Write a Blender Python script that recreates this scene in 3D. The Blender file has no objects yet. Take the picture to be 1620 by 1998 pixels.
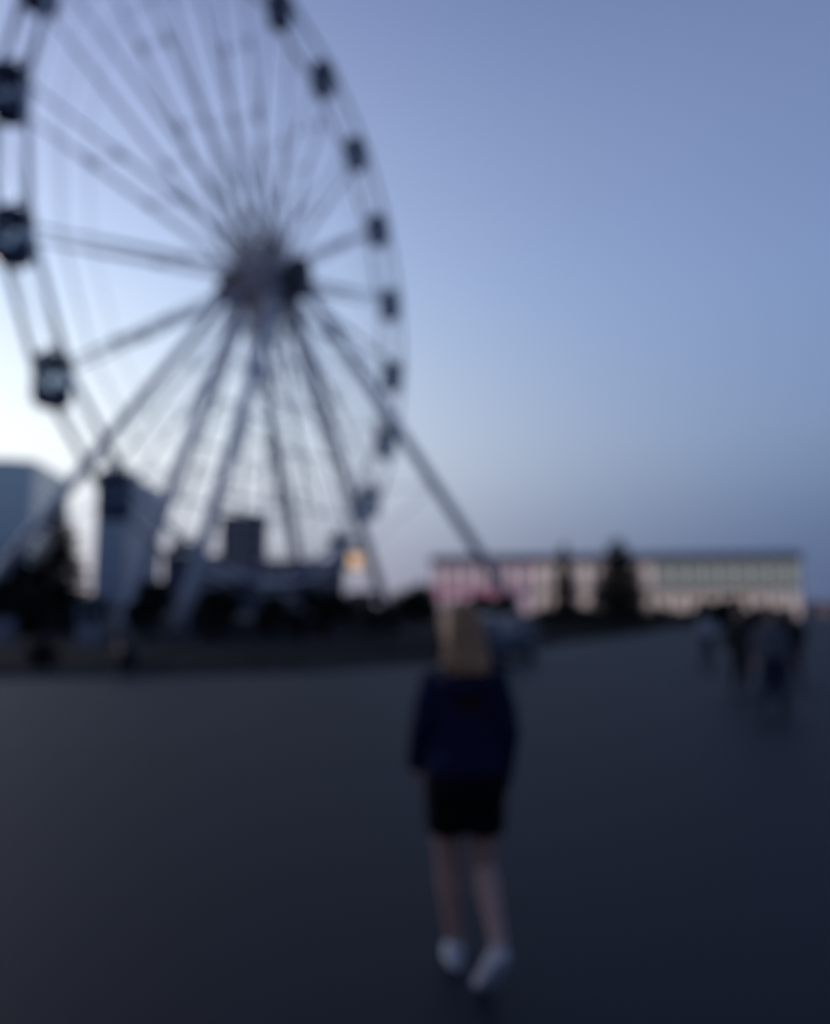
import bpy, bmesh, math, random
from mathutils import Vector, Matrix, noise
R = math.radians
sc = bpy.context.scene
COL = sc.collection
random.seed(7)

# ------------------------------------------------------------------ camera
CAM_H = 1.62
PITCH = 6.70
FPX = 1625.0                                   # focal length in photo pixels (photo is 1620 wide)
cam = bpy.data.cameras.new('camera'); cam_o = bpy.data.objects.new('camera', cam); COL.objects.link(cam_o)
cam.sensor_fit = 'HORIZONTAL'; cam.sensor_width = 36.0; cam.lens = 36.0 * FPX / 1620.0
cam.clip_start = 0.05; cam.clip_end = 6000
cam_o.location = (0, 0, CAM_H); cam_o.rotation_euler = (R(90 + PITCH), 0, 0)
cam.dof.use_dof = True                         # the photographer missed focus: lens set far too close
cam.dof.focus_distance = 0.40
cam.dof.aperture_fstop = 3.5
sc.camera = cam_o

# ------------------------------------------------------------------ sky: dusk, glow to the left behind the wheel
AZ0 = -45.0
world = bpy.data.worlds.new('World'); sc.world = world; world.use_nodes = True
wt = world.node_tree; wn = wt.nodes; wl = wt.links
bg = wn['Background']
tc = wn.new('ShaderNodeTexCoord')
nrm = wn.new('ShaderNodeVectorMath'); nrm.operation = 'NORMALIZE'; wl.new(tc.outputs['Generated'], nrm.inputs[0])
sep = wn.new('ShaderNodeSeparateXYZ'); wl.new(nrm.outputs[0], sep.inputs[0])
def wmath(op, a, b=None, clamp=False):
    n = wn.new('ShaderNodeMath'); n.operation = op; n.use_clamp = clamp
    for i, v in enumerate((a, b)):
        if v is None: continue
        if isinstance(v, (int, float)): n.inputs[i].default_value = v
        else: wl.new(v, n.inputs[i])
    return n.outputs[0]
flat = wn.new('ShaderNodeCombineXYZ'); wl.new(sep.outputs[0], flat.inputs[0]); wl.new(sep.outputs[1], flat.inputs[1])
fn = wn.new('ShaderNodeVectorMath'); fn.operation = 'NORMALIZE'; wl.new(flat.outputs[0], fn.inputs[0])
dt = wn.new('ShaderNodeVectorMath'); dt.operation = 'DOT_PRODUCT'; wl.new(fn.outputs[0], dt.inputs[0])
dt.inputs[1].default_value = (math.sin(R(AZ0)), math.cos(R(AZ0)), 0)
w = wmath('POWER', wmath('MULTIPLY_ADD', dt.outputs['Value'], 0.5, True), 7.0)
wn[-2].inputs[2].default_value = 0.5
elev = wmath('DIVIDE', wmath('ARCSINE', sep.outputs[2]), math.pi / 2, True)
SC_ = 1.3
def sky_ramp(stops):
    r = wn.new('ShaderNodeValToRGB'); r.color_ramp.interpolation = 'B_SPLINE'
    el = r.color_ramp.elements
    while len(el) > 1: el.remove(el[-1])
    for i, (deg, c) in enumerate(stops):
        e = el[0] if i == 0 else el.new(deg / 90.0)
        e.position = deg / 90.0
        e.color = (c[0] / SC_, c[1] / SC_, c[2] / SC_, 1)
    wl.new(elev, r.inputs[0]); return r.outputs[0]
far_side = sky_ramp([(0, (.065, .108, .23)), (3, (.070, .120, .25)), (5.5, (.085, .145, .29)), (8.5, (.125, .20, .365)), (12, (.165, .25, .44)),
                     (20, (.195, .290, .53)), (27, (.181, .262, .474)), (38, (.152, .220, .425)), (60, (.085, .13, .28)), (90, (.06, .095, .21))])
glow_side = sky_ramp([(0, (.74, .66, .68)), (3, (.86, .82, .86)), (5.5, (1.02, 1.04, 1.08)), (8.5, (1.18, 1.22, 1.24)), (12, (1.22, 1.30, 1.30)),
                      (20, (.73, .90, 1.16)), (27, (.60, .71, 1.02)), (38, (.29, .36, .615)), (60, (.13, .18, .36)), (90, (.06, .095, .21))])
# away from the afterglow the sky keeps falling off into night
fall = wmath('ADD', wmath('MULTIPLY', wmath('ADD', dt.outputs['Value'], .55, True), .22), .78, True)
fsc = wn.new('ShaderNodeVectorMath'); fsc.operation = 'SCALE'; wl.new(far_side, fsc.inputs[0]); wl.new(fall, fsc.inputs['Scale']); far_side = fsc.outputs[0]
mx = wn.new('ShaderNodeMix'); mx.data_type = 'RGBA'; wl.new(w, mx.inputs[0]); wl.new(far_side, mx.inputs[6]); wl.new(glow_side, mx.inputs[7])
nish = wn.new('ShaderNodeTexSky'); nish.sky_type = 'NISHITA'; nish.sun_disc = False
nish.sun_elevation = R(-3.0); nish.sun_rotation = R(AZ0); nish.ozone_density = 3.0
sk2 = wn.new('ShaderNodeMix'); sk2.data_type = 'RGBA'; sk2.blend_type = 'ADD'; sk2.inputs[0].default_value = 0.02
wl.new(mx.outputs[2], sk2.inputs[6]); wl.new(nish.outputs[0], sk2.inputs[7])
wl.new(sk2.outputs[2], bg.inputs[0]); bg.inputs[1].default_value = SC_
sun = bpy.data.lights.new('sun', 'SUN'); sun_o = bpy.data.objects.new('sun', sun); COL.objects.link(sun_o)
sun.energy = 0.25; sun.angle = R(14); sun.color = (1.0, .86, .74)
sd = Vector((math.sin(R(AZ0)) * math.cos(R(7)), math.cos(R(AZ0)) * math.cos(R(7)), math.sin(R(7))))
sun_o.rotation_euler = (-sd).to_track_quat('-Z', 'Y').to_euler(); sun_o.location = sd * 60 + Vector((0, 0, 20))

sc.view_settings.view_transform = 'Standard'; sc.view_settings.look = 'None'
sc.view_settings.exposure = 0.0; sc.view_settings.gamma = 1.0; sc.view_settings.use_curve_mapping = False
sc.render.engine = 'CYCLES'
sc.cycles.use_denoising = True
sc.cycles.max_bounces = 6; sc.cycles.transparent_max_bounces = 12
sc.cycles.caustics_reflective = False; sc.cycles.caustics_refractive = False

# ------------------------------------------------------------------ helpers
def gx(px, depth):                             # sideways offset of a photo column at a distance
    return (px - 810.0) / FPX * depth
def gz(py, depth):                             # height of a photo row at a distance (horizon row 1190)
    return CAM_H + (1190.0 - py) / FPX * depth

MATS = {}
def mat(name, col, rough=.6, var=.12, scale=4.0, metal=0.0, bump=0.0, bscale=None, spec=.5, col2=None, emit=None, estr=0.0, coat=0.0):
    if name in MATS: return MATS[name]
    m = bpy.data.materials.new(name); m.use_nodes = True
    nt = m.node_tree; n = nt.nodes; l = nt.links; b = n['Principled BSDF']
    co = n.new('ShaderNodeTexCoord'); no = n.new('ShaderNodeTexNoise'); no.inputs['Scale'].default_value = scale; no.inputs['Detail'].default_value = 6
    l.new(co.outputs['Object'], no.inputs['Vector'])
    rp = n.new('ShaderNodeValToRGB'); rp.color_ramp.elements[0].position = .3; rp.color_ramp.elements[1].position = .7
    c2 = col2 or tuple(min(1, c * (1 + var)) for c in col)
    rp.color_ramp.elements[0].color = (*[c * (1 - var) for c in col], 1); rp.color_ramp.elements[1].color = (*c2, 1)
    l.new(no.outputs['Fac'], rp.inputs[0]); l.new(rp.outputs[0], b.inputs['Base Color'])
    b.inputs['Roughness'].default_value = rough; b.inputs['Metallic'].default_value = metal
    b.inputs['Specular IOR Level'].default_value = spec; b.inputs['Coat Weight'].default_value = coat
    if bump:
        n2 = n.new('ShaderNodeTexNoise'); n2.inputs['Scale'].default_value = bscale or scale * 8; n2.inputs['Detail'].default_value = 8
        l.new(co.outputs['Object'], n2.inputs['Vector'])
        bp = n.new('ShaderNodeBump'); bp.inputs['Strength'].default_value = bump; bp.inputs['Distance'].default_value = .02
        l.new(n2.outputs['Fac'], bp.inputs['Height']); l.new(bp.outputs[0], b.inputs['Normal'])
    if emit:
        b.inputs['Emission Color'].default_value = (*emit, 1); b.inputs['Emission Strength'].default_value = estr
    MATS[name] = m; return m
def glass_mat(name, col, alpha_mix=.5, rough=.05):
    if name in MATS: return MATS[name]
    m = bpy.data.materials.new(name); m.use_nodes = True
    nt = m.node_tree; n = nt.nodes; l = nt.links; b = n['Principled BSDF']
    b.inputs['Base Color'].default_value = (*col, 1); b.inputs['Roughness'].default_value = rough; b.inputs['Specular IOR Level'].default_value = .6
    t = n.new('ShaderNodeBsdfTransparent'); t.inputs[0].default_value = (.80, .84, .88, 1)
    x = n.new('ShaderNodeMixShader'); x.inputs[0].default_value = alpha_mix
    l.new(t.outputs[0], x.inputs[1]); l.new(b.outputs[0], x.inputs[2]); l.new(x.outputs[0], n['Material Output'].inputs[0])
    MATS[name] = m; return m

class MB:                                      # collects simple solids, builds ONE mesh object
    def __init__(s): s.v = []; s.f = []
    def add(s, vs, fs):
        o = len(s.v); s.v += [tuple(v) for v in vs]; s.f += [tuple(i + o for i in f) for f in fs]; return s
    def box(s, x0, x1, y0, y1, z0, z1, M=None):
        vs = [Vector((x, y, z)) for z in (z0, z1) for y in (y0, y1) for x in (x0, x1)]
        if M: vs = [M @ v for v in vs]
        return s.add(vs, [(0, 2, 3, 1), (4, 5, 7, 6), (0, 1, 5, 4), (2, 6, 7, 3), (0, 4, 6, 2), (1, 3, 7, 5)])
    def loft(s, pts, rad, n=10, ref=None, cap=True, squash=None):
        # tube through pts with radius per point: number or (rx, ry); rx runs along ref
        k = len(pts); pts = [Vector(p) for p in pts]; vs = []; fs = []
        ref = Vector(ref) if ref else None
        prev = None
        for i, p in enumerate(pts):
            t = (pts[min(i + 1, k - 1)] - pts[max(i - 1, 0)])
            if t.length < 1e-9: t = Vector((0, 0, 1))
            t.normalize()
            a = ref if ref else (prev if prev else (Vector((1, 0, 0)) if abs(t.x) < .9 else Vector((0, 1, 0))))
            a = (a - t * a.dot(t)).normalized(); b = t.cross(a); prev = a
            r = rad[i] if isinstance(rad, (list, tuple)) else rad
            rx, ry = r if isinstance(r, (list, tuple)) else (r, r)
            for j in range(n):
                g = 2 * math.pi * j / n
                vs.append(p + a * (rx * math.cos(g)) + b * (ry * math.sin(g)))
        for i in range(k - 1):
            for j in range(n):
                j2 = (j + 1) % n
                fs.append((i * n + j, i * n + j2, (i + 1) * n + j2, (i + 1) * n + j))
        if cap:
            fs.append(tuple(reversed(range(n)))); fs.append(tuple((k - 1) * n + j for j in range(n)))
        return s.add(vs, fs)
    def tube(s, a, b, r, r2=None, n=8): return s.loft([a, b], [r, r if r2 is None else r2], n)
    def beam(s, a, b, wx, wy, ref=(0, 0, 1)):  # rectangular bar
        a = Vector(a); b = Vector(b); t = (b - a).normalized(); r = Vector(ref); u = (r - t * r.dot(t))
        if u.length < 1e-4: u = Vector((1, 0, 0)) - t * t.x
        u.normalize(); v = t.cross(u)
        vs = [p + u * (i * wx / 2) + v * (j * wy / 2) for p in (a, b) for i, j in ((-1, -1), (1, -1), (1, 1), (-1, 1))]
        return s.add(vs, [(3, 2, 1, 0), (4, 5, 6, 7), (0, 1, 5, 4), (1, 2, 6, 5), (2, 3, 7, 6), (3, 0, 4, 7)])
    def ball(s, c, rx, ry=None, rz=None, n=12, m=8):
        ry = ry or rx; rz = rz or rx; c = Vector(c); vs = [c - Vector((0, 0, rz))]; fs = []
        for i in range(1, m):
            ph = -math.pi / 2 + math.pi * i / m
            for j in range(n):
                g = 2 * math.pi * j / n
                vs.append(c + Vector((rx * math.cos(ph) * math.cos(g), ry * math.cos(ph) * math.sin(g), rz * math.sin(ph))))
        vs.append(c + Vector((0, 0, rz))); top = len(vs) - 1
        for j in range(n):
            fs.append((0, 1 + (j + 1) % n, 1 + j)); fs.append((top, 1 + (m - 2) * n + j, 1 + (m - 2) * n + (j + 1) % n))
        for i in range(m - 2):
            for j in range(n):
                fs.append((1 + i * n + j, 1 + i * n + (j + 1) % n, 1 + (i + 1) * n + (j + 1) % n, 1 + (i + 1) * n + j))
        return s.add(vs, fs)
    def mesh(s, name, m, smooth=False):
        me = bpy.data.meshes.new(name); me.from_pydata(s.v, [], s.f); me.update()
        if m: me.materials.append(m)
        if smooth:
            for p in me.polygons: p.use_smooth = True
        return me
    def build(s, name, m, parent=None, smooth=False):
        return put(name, s.mesh(name, m, smooth), parent)

def put(name, me, parent=None, loc=None, rot=None, scale=None):
    o = bpy.data.objects.new(name, me); COL.objects.link(o)
    if parent: o.parent = parent
    if loc is not None: o.location = loc
    if rot is not None: o.rotation_euler = rot
    if scale is not None: o.scale = scale
    return o
def tag(o, label=None, cat=None, group=None, kind=None):
    if label: o['label'] = label
    if cat: o['category'] = cat
    if group: o['group'] = group
    if kind: o['kind'] = kind
    return o
def empty(name, loc=(0, 0, 0), rz=0.0):
    o = bpy.data.objects.new(name, None); COL.objects.link(o); o.location = loc; o.rotation_euler = (0, 0, rz); o.empty_display_size = .3
    return o

def bake(me, mods):                            # evaluate a modifier stack into a plain mesh
    o = bpy.data.objects.new('tmp', me); COL.objects.link(o)
    for t, kw in mods:
        md = o.modifiers.new(t, t)
        for k, v in kw.items(): setattr(md, k, v)
    bpy.context.view_layer.update()
    dg = bpy.context.evaluated_depsgraph_get()
    out = bpy.data.meshes.new_from_object(o.evaluated_get(dg))
    bpy.data.objects.remove(o)
    return out
def fuse(mb, name, m, voxel=.012, smooth=6, wrinkle=0.0, wscale=9.0):
    me = mb.mesh(name, m)
    me = bake(me, [('REMESH', dict(mode='VOXEL', voxel_size=voxel, use_smooth_shade=True)), ('SMOOTH', dict(factor=.5, iterations=smooth))])
    me.name = name
    if wrinkle:
        for v in me.vertices:
            q = v.co * wscale; q.z *= 1.8
            v.co += v.normal * (wrinkle * (noise.noise(q) + .5 * noise.noise(q * 2.3)))
    me.materials.clear(); me.materials.append(m)
    for p in me.polygons: p.use_smooth = True
    return me

# ------------------------------------------------------------------ materials
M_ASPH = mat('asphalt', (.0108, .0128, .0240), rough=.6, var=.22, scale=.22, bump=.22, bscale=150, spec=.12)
M_LAWN = mat('lawn_soil', (.020, .0175, .017), rough=.95, var=.35, scale=1.5, bump=.6, bscale=14, spec=.1)
M_GRASS = mat('grass_blade', (.022, .022, .016), rough=.8, var=.35, scale=2, spec=.15)
M_KERB = mat('kerb_stone', (.07, .07, .075), rough=.8, var=.15, scale=3, bump=.3)
M_CONC = mat('concrete', (.17, .165, .165), rough=.85, var=.2, scale=1.2, bump=.3)
M_DECK = mat('deck_steel', (.04, .04, .045), rough=.6, var=.2, scale=2)
M_WHITE = mat('white_paint', (.72, .73, .79), rough=.38, var=.08, scale=1.5)
M_CABLE = mat('cable_steel', (.40, .42, .48), rough=.4, var=.1, scale=1.5)
M_HUB = mat('hub_cream', (.82, .68, .64), rough=.45, var=.08, scale=1.5)
M_NAVY = mat('gondola_navy', (.115, .12, .22), rough=.32, var=.15, scale=2, coat=.4)
M_NAVYD = mat('gondola_roof', (.095, .10, .19), rough=.4, var=.15, scale=2)
M_GLASS = glass_mat('gondola_glass', (.10, .12, .15), .10)
M_MACH = mat('machinery_grey', (.06, .055, .07), rough=.5, var=.2, scale=1.5)
M_BARK = mat('bark', (.035, .028, .022), rough=.95, var=.35, scale=6, bump=.5)
M_SPRUCE = mat('spruce_needles', (.010, .016, .012), rough=.8, var=.4, scale=1.3, spec=.2)
M_LEAF = mat('dark_leaves', (.013, .018, .013), rough=.8, var=.4, scale=1.0, spec=.2)
M_HEDGE = mat('hedge_leaves', (.014, .018, .014), rough=.8, var=.4, scale=1.0, spec=.2)
M_SKIN = mat('skin', (.46, .255, .20), rough=.5, var=.06, scale=9)
M_WIN = mat('dark_window', (.03, .035, .045), rough=.12, var=.2, scale=.4)
M_FRAME = mat('window_frame', (.55, .54, .56), rough=.5, var=.05)

# ------------------------------------------------------------------ the ground
def sheet(name, pts, z, m, n=0):
    me = bpy.data.meshes.new(name); me.from_pydata([(x, y, z) for x, y in pts], [], [tuple(range(len(pts)))]); me.materials.append(m)
    return me
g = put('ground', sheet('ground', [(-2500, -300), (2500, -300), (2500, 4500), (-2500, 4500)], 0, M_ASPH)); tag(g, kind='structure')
# edge between the square and the planted ground under the wheel (near to far)
EDGE = [(-40, 21.5), (-26, 20.6), (-12, 20.2), (-6.5, 20.6), (-2.6, 22.2), (0.4, 25.5), (4.0, 31.5), (7.6, 41), (11.5, 48), (17, 60), (26, 82), (44, 118), (66, 150)]
back = [(66, 170), (-160, 170), (-160, 60), (-40, 30)]
lw = put('lawn', sheet('lawn', EDGE + back, .085, M_LAWN)); tag(lw, kind='structure')
# pale paved strip in front of the kerb
M_STRIP = mat('kerb_gutter', (.030, .031, .036), rough=.6, var=.15, scale=1.2, bump=.2, spec=.2)
def offset(pl, d):
    out = []
    for i, p in enumerate(pl):
        a = Vector(pl[max(i - 1, 0)]); b = Vector(pl[min(i + 1, len(pl) - 1)]); t = (b - a).normalized()
        out.append((p[0] + t.y * d, p[1] - t.x * d))
    return out
gut = put('gutter_path', sheet('gutter_path', offset(EDGE, .85) + list(reversed(offset(EDGE, .09))), .004, M_STRIP)); tag(gut, kind='structure')
kerb = tag(empty('kerb', (0, 0, 0)), kind='structure')
kb = MB().box(-.492, .492, -.075, .075, 0, .13)
kme = bake(kb.mesh('kerb_stone', M_KERB), [('BEVEL', dict(width=.015, segments=2))])
# walk along the edge and lay one metre stones
pl = [Vector((*p, 0)) for p in EDGE]; seglen = [(pl[i + 1] - pl[i]).length for i in range(len(pl) - 1)]
tot = sum(seglen)
def walk(s):
    for i, L in enumerate(seglen):
        if s <= L: return pl[i].lerp(pl[i + 1], s / L), (pl[i + 1] - pl[i])
        s -= L
    return pl[-1], pl[-1] - pl[-2]
s = .5; nst = 0
while s < min(tot, 118):
    p, t = walk(s)
    put('kerb_stone', kme, kerb, (p.x, p.y, random.uniform(-.006, .006)), (0, 0, math.atan2(t.y, t.x) + random.uniform(-.006, .006)))
    s += 1.0; nst += 1
# grass along the near border of the planted ground
gb = MB()
rg = random.Random(3)
for i in range(26000):
    s_ = rg.uniform(0, 95); p, t = walk(s_); t = t.normalized(); nn = Vector((-t.y, t.x, 0))
    q = p + nn * (rg.random() ** 1.6 * 7 + .12) + t * rg.uniform(-.3, .3)
    h = rg.uniform(.05, .15); a = rg.uniform(0, 6.28); ww = rg.uniform(.008, .018); l = Vector((rg.uniform(-.05, .05), rg.uniform(-.05, .05), h))
    d = Vector((math.cos(a) * ww, math.sin(a) * ww, 0)); b0 = Vector((q.x, q.y, .08))
    gb.add([b0 - d, b0 + d, b0 + l], [(0, 1, 2)])
tag(gb.build('grass', M_GRASS), 'short dark grass growing along the kerb below the wheel', 'grass', kind='stuff')

# ------------------------------------------------------------------ the Ferris wheel
RW = 20.0; NG = 20
HUB = Vector((-9.78, 52.08, CAM_H + 21.46))
AW = 1.168
U = Vector((math.cos(AW), math.sin(AW), 0)); N_ = Vector((math.sin(AW), -math.cos(AW), 0)); Z = Vector((0, 0, 1))
T0 = R(14.9)
GB = Vector((HUB.x, HUB.y, 0))                # point on the ground below the hub
wheel = tag(empty('ferris_wheel', GB), 'tall white Ferris wheel with navy cabins on splayed tubular legs', 'ferris wheel')
def W(du, dn, z): return U * du + N_ * dn + Z * z          # local to the wheel's base
HZ = HUB.z
def rimpt(t, dn, r=RW): return W(r * math.cos(t), dn, HZ + r * math.sin(t))
RING = .95
M_JOINT = mat('joint_grey', (.28, .29, .36), rough=.5)
# legs
def leg(bu, bn, bz, tn, tu=0.0, r0=.36, r1=.30, top=HZ - .55):
    a = W(bu, bn, bz); b = W(tu, tn, top)
    mb = MB().loft([a, a.lerp(b, .5), b], [r0, r0, r1], 14)
    lg = mb.build('support_leg', M_WHITE, wheel, True)
    f = MB().box(-.9, .9, -.9, .9, 0, bz - .02, Matrix.Translation(Vector((a.x, a.y, 0))))
    f.build('footing', M_CONC, lg)
    fl = MB().loft([a + Vector((0, 0, -.05)), a + (b - a).normalized() * .22], [.62, .60], 16)
    fl.build('base_flange', M_MACH, lg)
    return a, b
legs = [leg(-10, 1.95, .42, 1.35, -.25), leg(-10, -1.75, .42, -1.35, -.25), leg(10.5, 4.3, .42, 1.5, .3), leg(10, -2.1, .42, -1.4, .3),
        leg(-10, -14.2, .42, -2.7, -.1, .34, .28), leg(10, 14.5, .42, 2.7, .1, .34, .28)]
# horizontal ties between neighbouring legs and access ladder
for i, j, f in ((0, 1, .10), (0, 1, .22), (2, 3, .22)):
    a = legs[i][0].lerp(legs[i][1], f); b = legs[j][0].lerp(legs[j][1], f)
    if abs(a.z - HZ) > RW + 2.2: MB().tube(a, b, .10).build('tie_bar', M_WHITE, wheel, True)
def onleg(i, f): return legs[i][0].lerp(legs[i][1], f)
for i, j in ((0, 2), (1, 3)):                  # lattice across each face of the wheel
    lev = [.34, .50, .64, .77, .88]
    for q, f in enumerate(lev):
        a, b = onleg(i, f), onleg(j, f); m_ = a.lerp(b, .5)
        MB().tube(a, b, .085, n=8).build('tie_bar', M_WHITE, wheel, True)
        if q + 1 < len(lev):
            a2, b2 = onleg(i, lev[q + 1]), onleg(j, lev[q + 1]); m2 = a2.lerp(b2, .5)
            for p, r_ in ((a, m2), (b, m2)): MB().tube(p, r_, .05, n=6).build('brace', M_WHITE, wheel, True)
for i, j in ((4, 1), (2, 5)):                  # braces out to the raking legs
    for f, f2 in ((.25, .42), (.42, .60), (.60, .78), (.42, .42), (.60, .60)):
        MB().tube(onleg(i, f), onleg(j, f2), .045, n=6).build('brace', M_WHITE, wheel, True)
# axle, hub drum and bearing housings
MB().loft([W(0, -3.1, HZ), W(0, 3.1, HZ)], .42, 20).build('axle', M_MACH, wheel, True)
hub = MB().loft([W(0, -.95, HZ), W(0, -.80, HZ), W(0, .80, HZ), W(0, .95, HZ)], [1.0, 1.15, 1.15, 1.0], 28).build('hub', M_HUB, wheel, True)
for sgn in (-1, 1):
    MB().loft([W(0, sgn * .97, HZ), W(0, sgn * 1.07, HZ)], 1.5, 40).build('hub_flange', M_HUB, hub)
    for k in range(20):
        t = T0 + 2 * math.pi * k / NG
        c = rimpt(t, sgn * 1.07, 1.3); MB().loft([c, c + N_ * sgn * .06], .07, 8).build('bolt', M_MACH, hub)
    bh = MB(); bh.loft([W(0, sgn * 2.15, HZ), W(0, sgn * 2.3, HZ), W(0, sgn * 3.0, HZ), W(0, sgn * 3.15, HZ)], [.75, .95, .95, .7], 24)
    bh.build('bearing_housing', M_MACH, wheel, True)
    bb = MB(); Mx = Matrix.Translation(W(0, sgn * 2.55, HZ - .75)) @ Matrix.Rotation(AW, 4, 'Z')
    bb.box(-1.25, 1.25, -.6, .6, -.55, .1, Mx); bb.build('bearing_block', M_MACH, wheel)
    # rings: straight segments from cabin to cabin, both faces of the wheel
    for k in range(NG):
        t = T0 + 2 * math.pi * k / NG; t2 = t + 2 * math.pi / NG
        MB().tube(rimpt(t, sgn * RING), rimpt(t2, sgn * RING), .15, n=10).build('rim_segment', M_WHITE, wheel, True)
# spokes: one pair per cabin, joined by struts half way, plus thin tension cables
for k in range(NG):
    t = T0 + 2 * math.pi * k / NG
    for sgn in (-1, 1):
        sp = MB().loft([rimpt(t, sgn * 1.09, 1.4), rimpt(t, sgn * .90, 10), rimpt(t, sgn * RING, RW)], [.085, .075, .065], 8).build('spoke', M_WHITE, wheel, True)
        MB().loft([rimpt(t, sgn * 1.09, 1.5), rimpt(t, sgn * 1.07, 4.4)], [.16, .12], 10).build('sleeve', M_HUB, sp, True)  # added sleeve: lit look of the inner spokes put into cream colour
        MB().tube(rimpt(t + R(8), sgn * 1.0, 1.6), rimpt(t - R(9) + R(27), sgn * RING, RW * .9877), .034, n=5).build('tension_cable', M_CABLE, wheel)
        MB().tube(rimpt(t - R(8), sgn * 1.0, 1.6), rimpt(t + R(9) - R(27), sgn * RING, RW * .9877), .034, n=5).build('tension_cable', M_CABLE, wheel)
    for rr in ((10.0, 14.3) if k % 2 else (9.4,)):
        MB().tube(rimpt(t, -.86, rr), rimpt(t, .86, rr), .035, n=6).build('spoke_strut', M_WHITE, wheel)
        for sgn in (-1, 1):
            w_ = .9 + (RING - .9) * (rr - 10) / 10
            MB().loft([rimpt(t, sgn * w_, rr - .42), rimpt(t, sgn * w_, rr - .25), rimpt(t, sgn * w_, rr + .25), rimpt(t, sgn * w_, rr + .42)], [.08, .19, .19, .08], 10).build('spoke_joint', M_JOINT, wheel, True)
    MB().tube(rimpt(t, -RING, RW), rimpt(t, RING, RW), .09, n=8).build('cabin_axle', M_MACH, wheel)
    for sgn in (-1, 1):
        for rr in (16.3, 18.2):
            a = rimpt(t, sgn * .8, rr); b = rimpt(t + 2 * math.pi / NG, sgn * .8, rr)
            MB().tube(a, b, .025, n=5).build('ring_cable', M_CABLE, wheel)
    a = rimpt(t, -RING, RW); b = rimpt(t + 2 * math.pi / NG, RING, RW)
    MB().tube(a, b, .045, n=6).build('rim_brace', M_WHITE, wheel)

# cabin: eight sided gondola hanging between the rings, navy below and above, glass round the middle
def octa(r, z, k=8, off=.5): return [Vector((r * math.cos(2 * math.pi * (j + off) / k), r * math.sin(2 * math.pi * (j + off) / k), z)) for j in range(k)]
def ringloft(prof, k=8, m=None, name='x'):
    mb = MB(); vs = []; fs = []
    for r, z in prof: vs += octa(r, z, k)
    for i in range(len(prof) - 1):
        for j in range(k): fs.append((i * k + j, i * k + (j + 1) % k, (i + 1) * k + (j + 1) % k, (i + 1) * k + j))
    fs.append(tuple(reversed(range(k)))); fs.append(tuple((len(prof) - 1) * k + j for j in range(k)))
    mb.add(vs, fs); return mb
GR = .66                                        # fits between the two rings
g_body = ringloft([(.42, -1.20), (.60, -1.16), (.90, -.96), (.93, -.78), (.90, -.74)], 8).mesh('cabin_body', M_NAVY)
g_roof = ringloft([(.88, .56), (.95, .58), (.95, .70), (.72, .90), (.36, 1.02), (.10, 1.06)], 8).mesh('cabin_roof', M_NAVYD)
g_post = MB().box(-.038, .038, -.038, .038, -.745, .565).mesh('window_post', M_NAVY)
pane = MB(); a_ = math.pi / 8; pane.box(-.29, .29, -.008, .008, -.74, .56)
g_pane = pane.mesh('pane', M_GLASS)
bench = MB().add([(x, y, z) for x in (-.5, .5) for y, z in ((-.28, -.72), (-.28, -.64), (-.58, -.64), (-.60, -.30), (-.66, -.30), (-.64, -.72))], [(5, 4, 3, 2, 1, 0), (6, 7, 8, 9, 10, 11)] + [(i, (i + 1) % 6, (i + 1) % 6 + 6, i + 6) for i in range(6)])
g_bench = bench.mesh('bench', mat('bench_grey', (.3, .3, .34)))
hang = MB()
hang.loft([(0, -.80, .45), (0, -.74, 1.05), (0, -.45, 1.24), (0, .45, 1.24), (0, .74, 1.05), (0, .80, .45)], .05, 8, ref=(1, 0, 0))
g_hang = hang.mesh('hanger', M_MACH)
door = MB().box(-.27, .27, -.012, .012, -.99, -.76); g_door = door.mesh('door', M_NAVYD)
GS = (1.0, .95, 1.16)
for k in range(NG):
    t = T0 + 2 * math.pi * k / NG
    c = rimpt(t, 0) + Vector((0, 0, -.22))
    go = put('gondola', g_body, wheel, c, (0, 0, AW + random.uniform(-.03, .03)), GS)
    put('cabin_roof', g_roof, go); put('bench', g_bench, go); put('bench', g_bench, go, rot=(0, 0, math.pi)); put('hanger', g_hang, go)
    for j in range(8):
        a = 2 * math.pi * j / 8; rr = .885 * math.cos(math.pi / 8)
        put('pane', g_pane, go, (rr * math.cos(a), rr * math.sin(a), 0), (0, 0, a + math.pi / 2))
    for v in octa(.885, 0): put('window_post', g_post, go, (v.x, v.y, 0), (0, 0, math.atan2(v.y, v.x)))
    put('door', g_door, go, (.885 * math.cos(math.pi / 8) * .93, 0, 0), (0, 0, math.pi / 2))

# boarding platform under the wheel
M_DARKC = mat('dark_concrete', (.055, .05, .052), rough=.85, var=.2, scale=1.2, bump=.3)
pf = tag(empty('boarding_platform', GB, AW), 'low steel boarding platform with railings under the Ferris wheel', 'platform')
DZ = 1.15
MB().box(-7.2, 7.2, -4.6, -.0, DZ - .16, DZ).build('deck', M_DECK, pf)
MB().box(-7.2, 7.2, .003, 4.6, DZ - .16, DZ + .002).build('deck', M_DECK, pf)
MB().box(-7.0, 7.0, -4.4, 4.4, .0, DZ - .162).build('plinth', M_DARKC, pf)
pr = MB().tube((0, 0, 0), (0, 0, 1.05), .03).mesh('railing_post', M_MACH)
for sy in (-4.5, 4.5):
    for i in range(13): put('railing_post', pr, pf, (-7.1 + i * 14.2 / 12, sy, DZ))
    for z in (.35, .7, 1.05): MB().tube((-7.1, sy, DZ + z), (7.1, sy, DZ + z), .028).build('rail', M_MACH, pf)
for sx in (-7.1, 7.1):
    for i in range(1, 7): put('railing_post', pr, pf, (sx, -4.5 + i * 9 / 7, DZ))
    for z in (.35, .7, 1.05): MB().tube((sx, -4.5, DZ + z + .002), (sx, 4.5, DZ + z + .002), .028).build('rail', M_MACH, pf)
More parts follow.
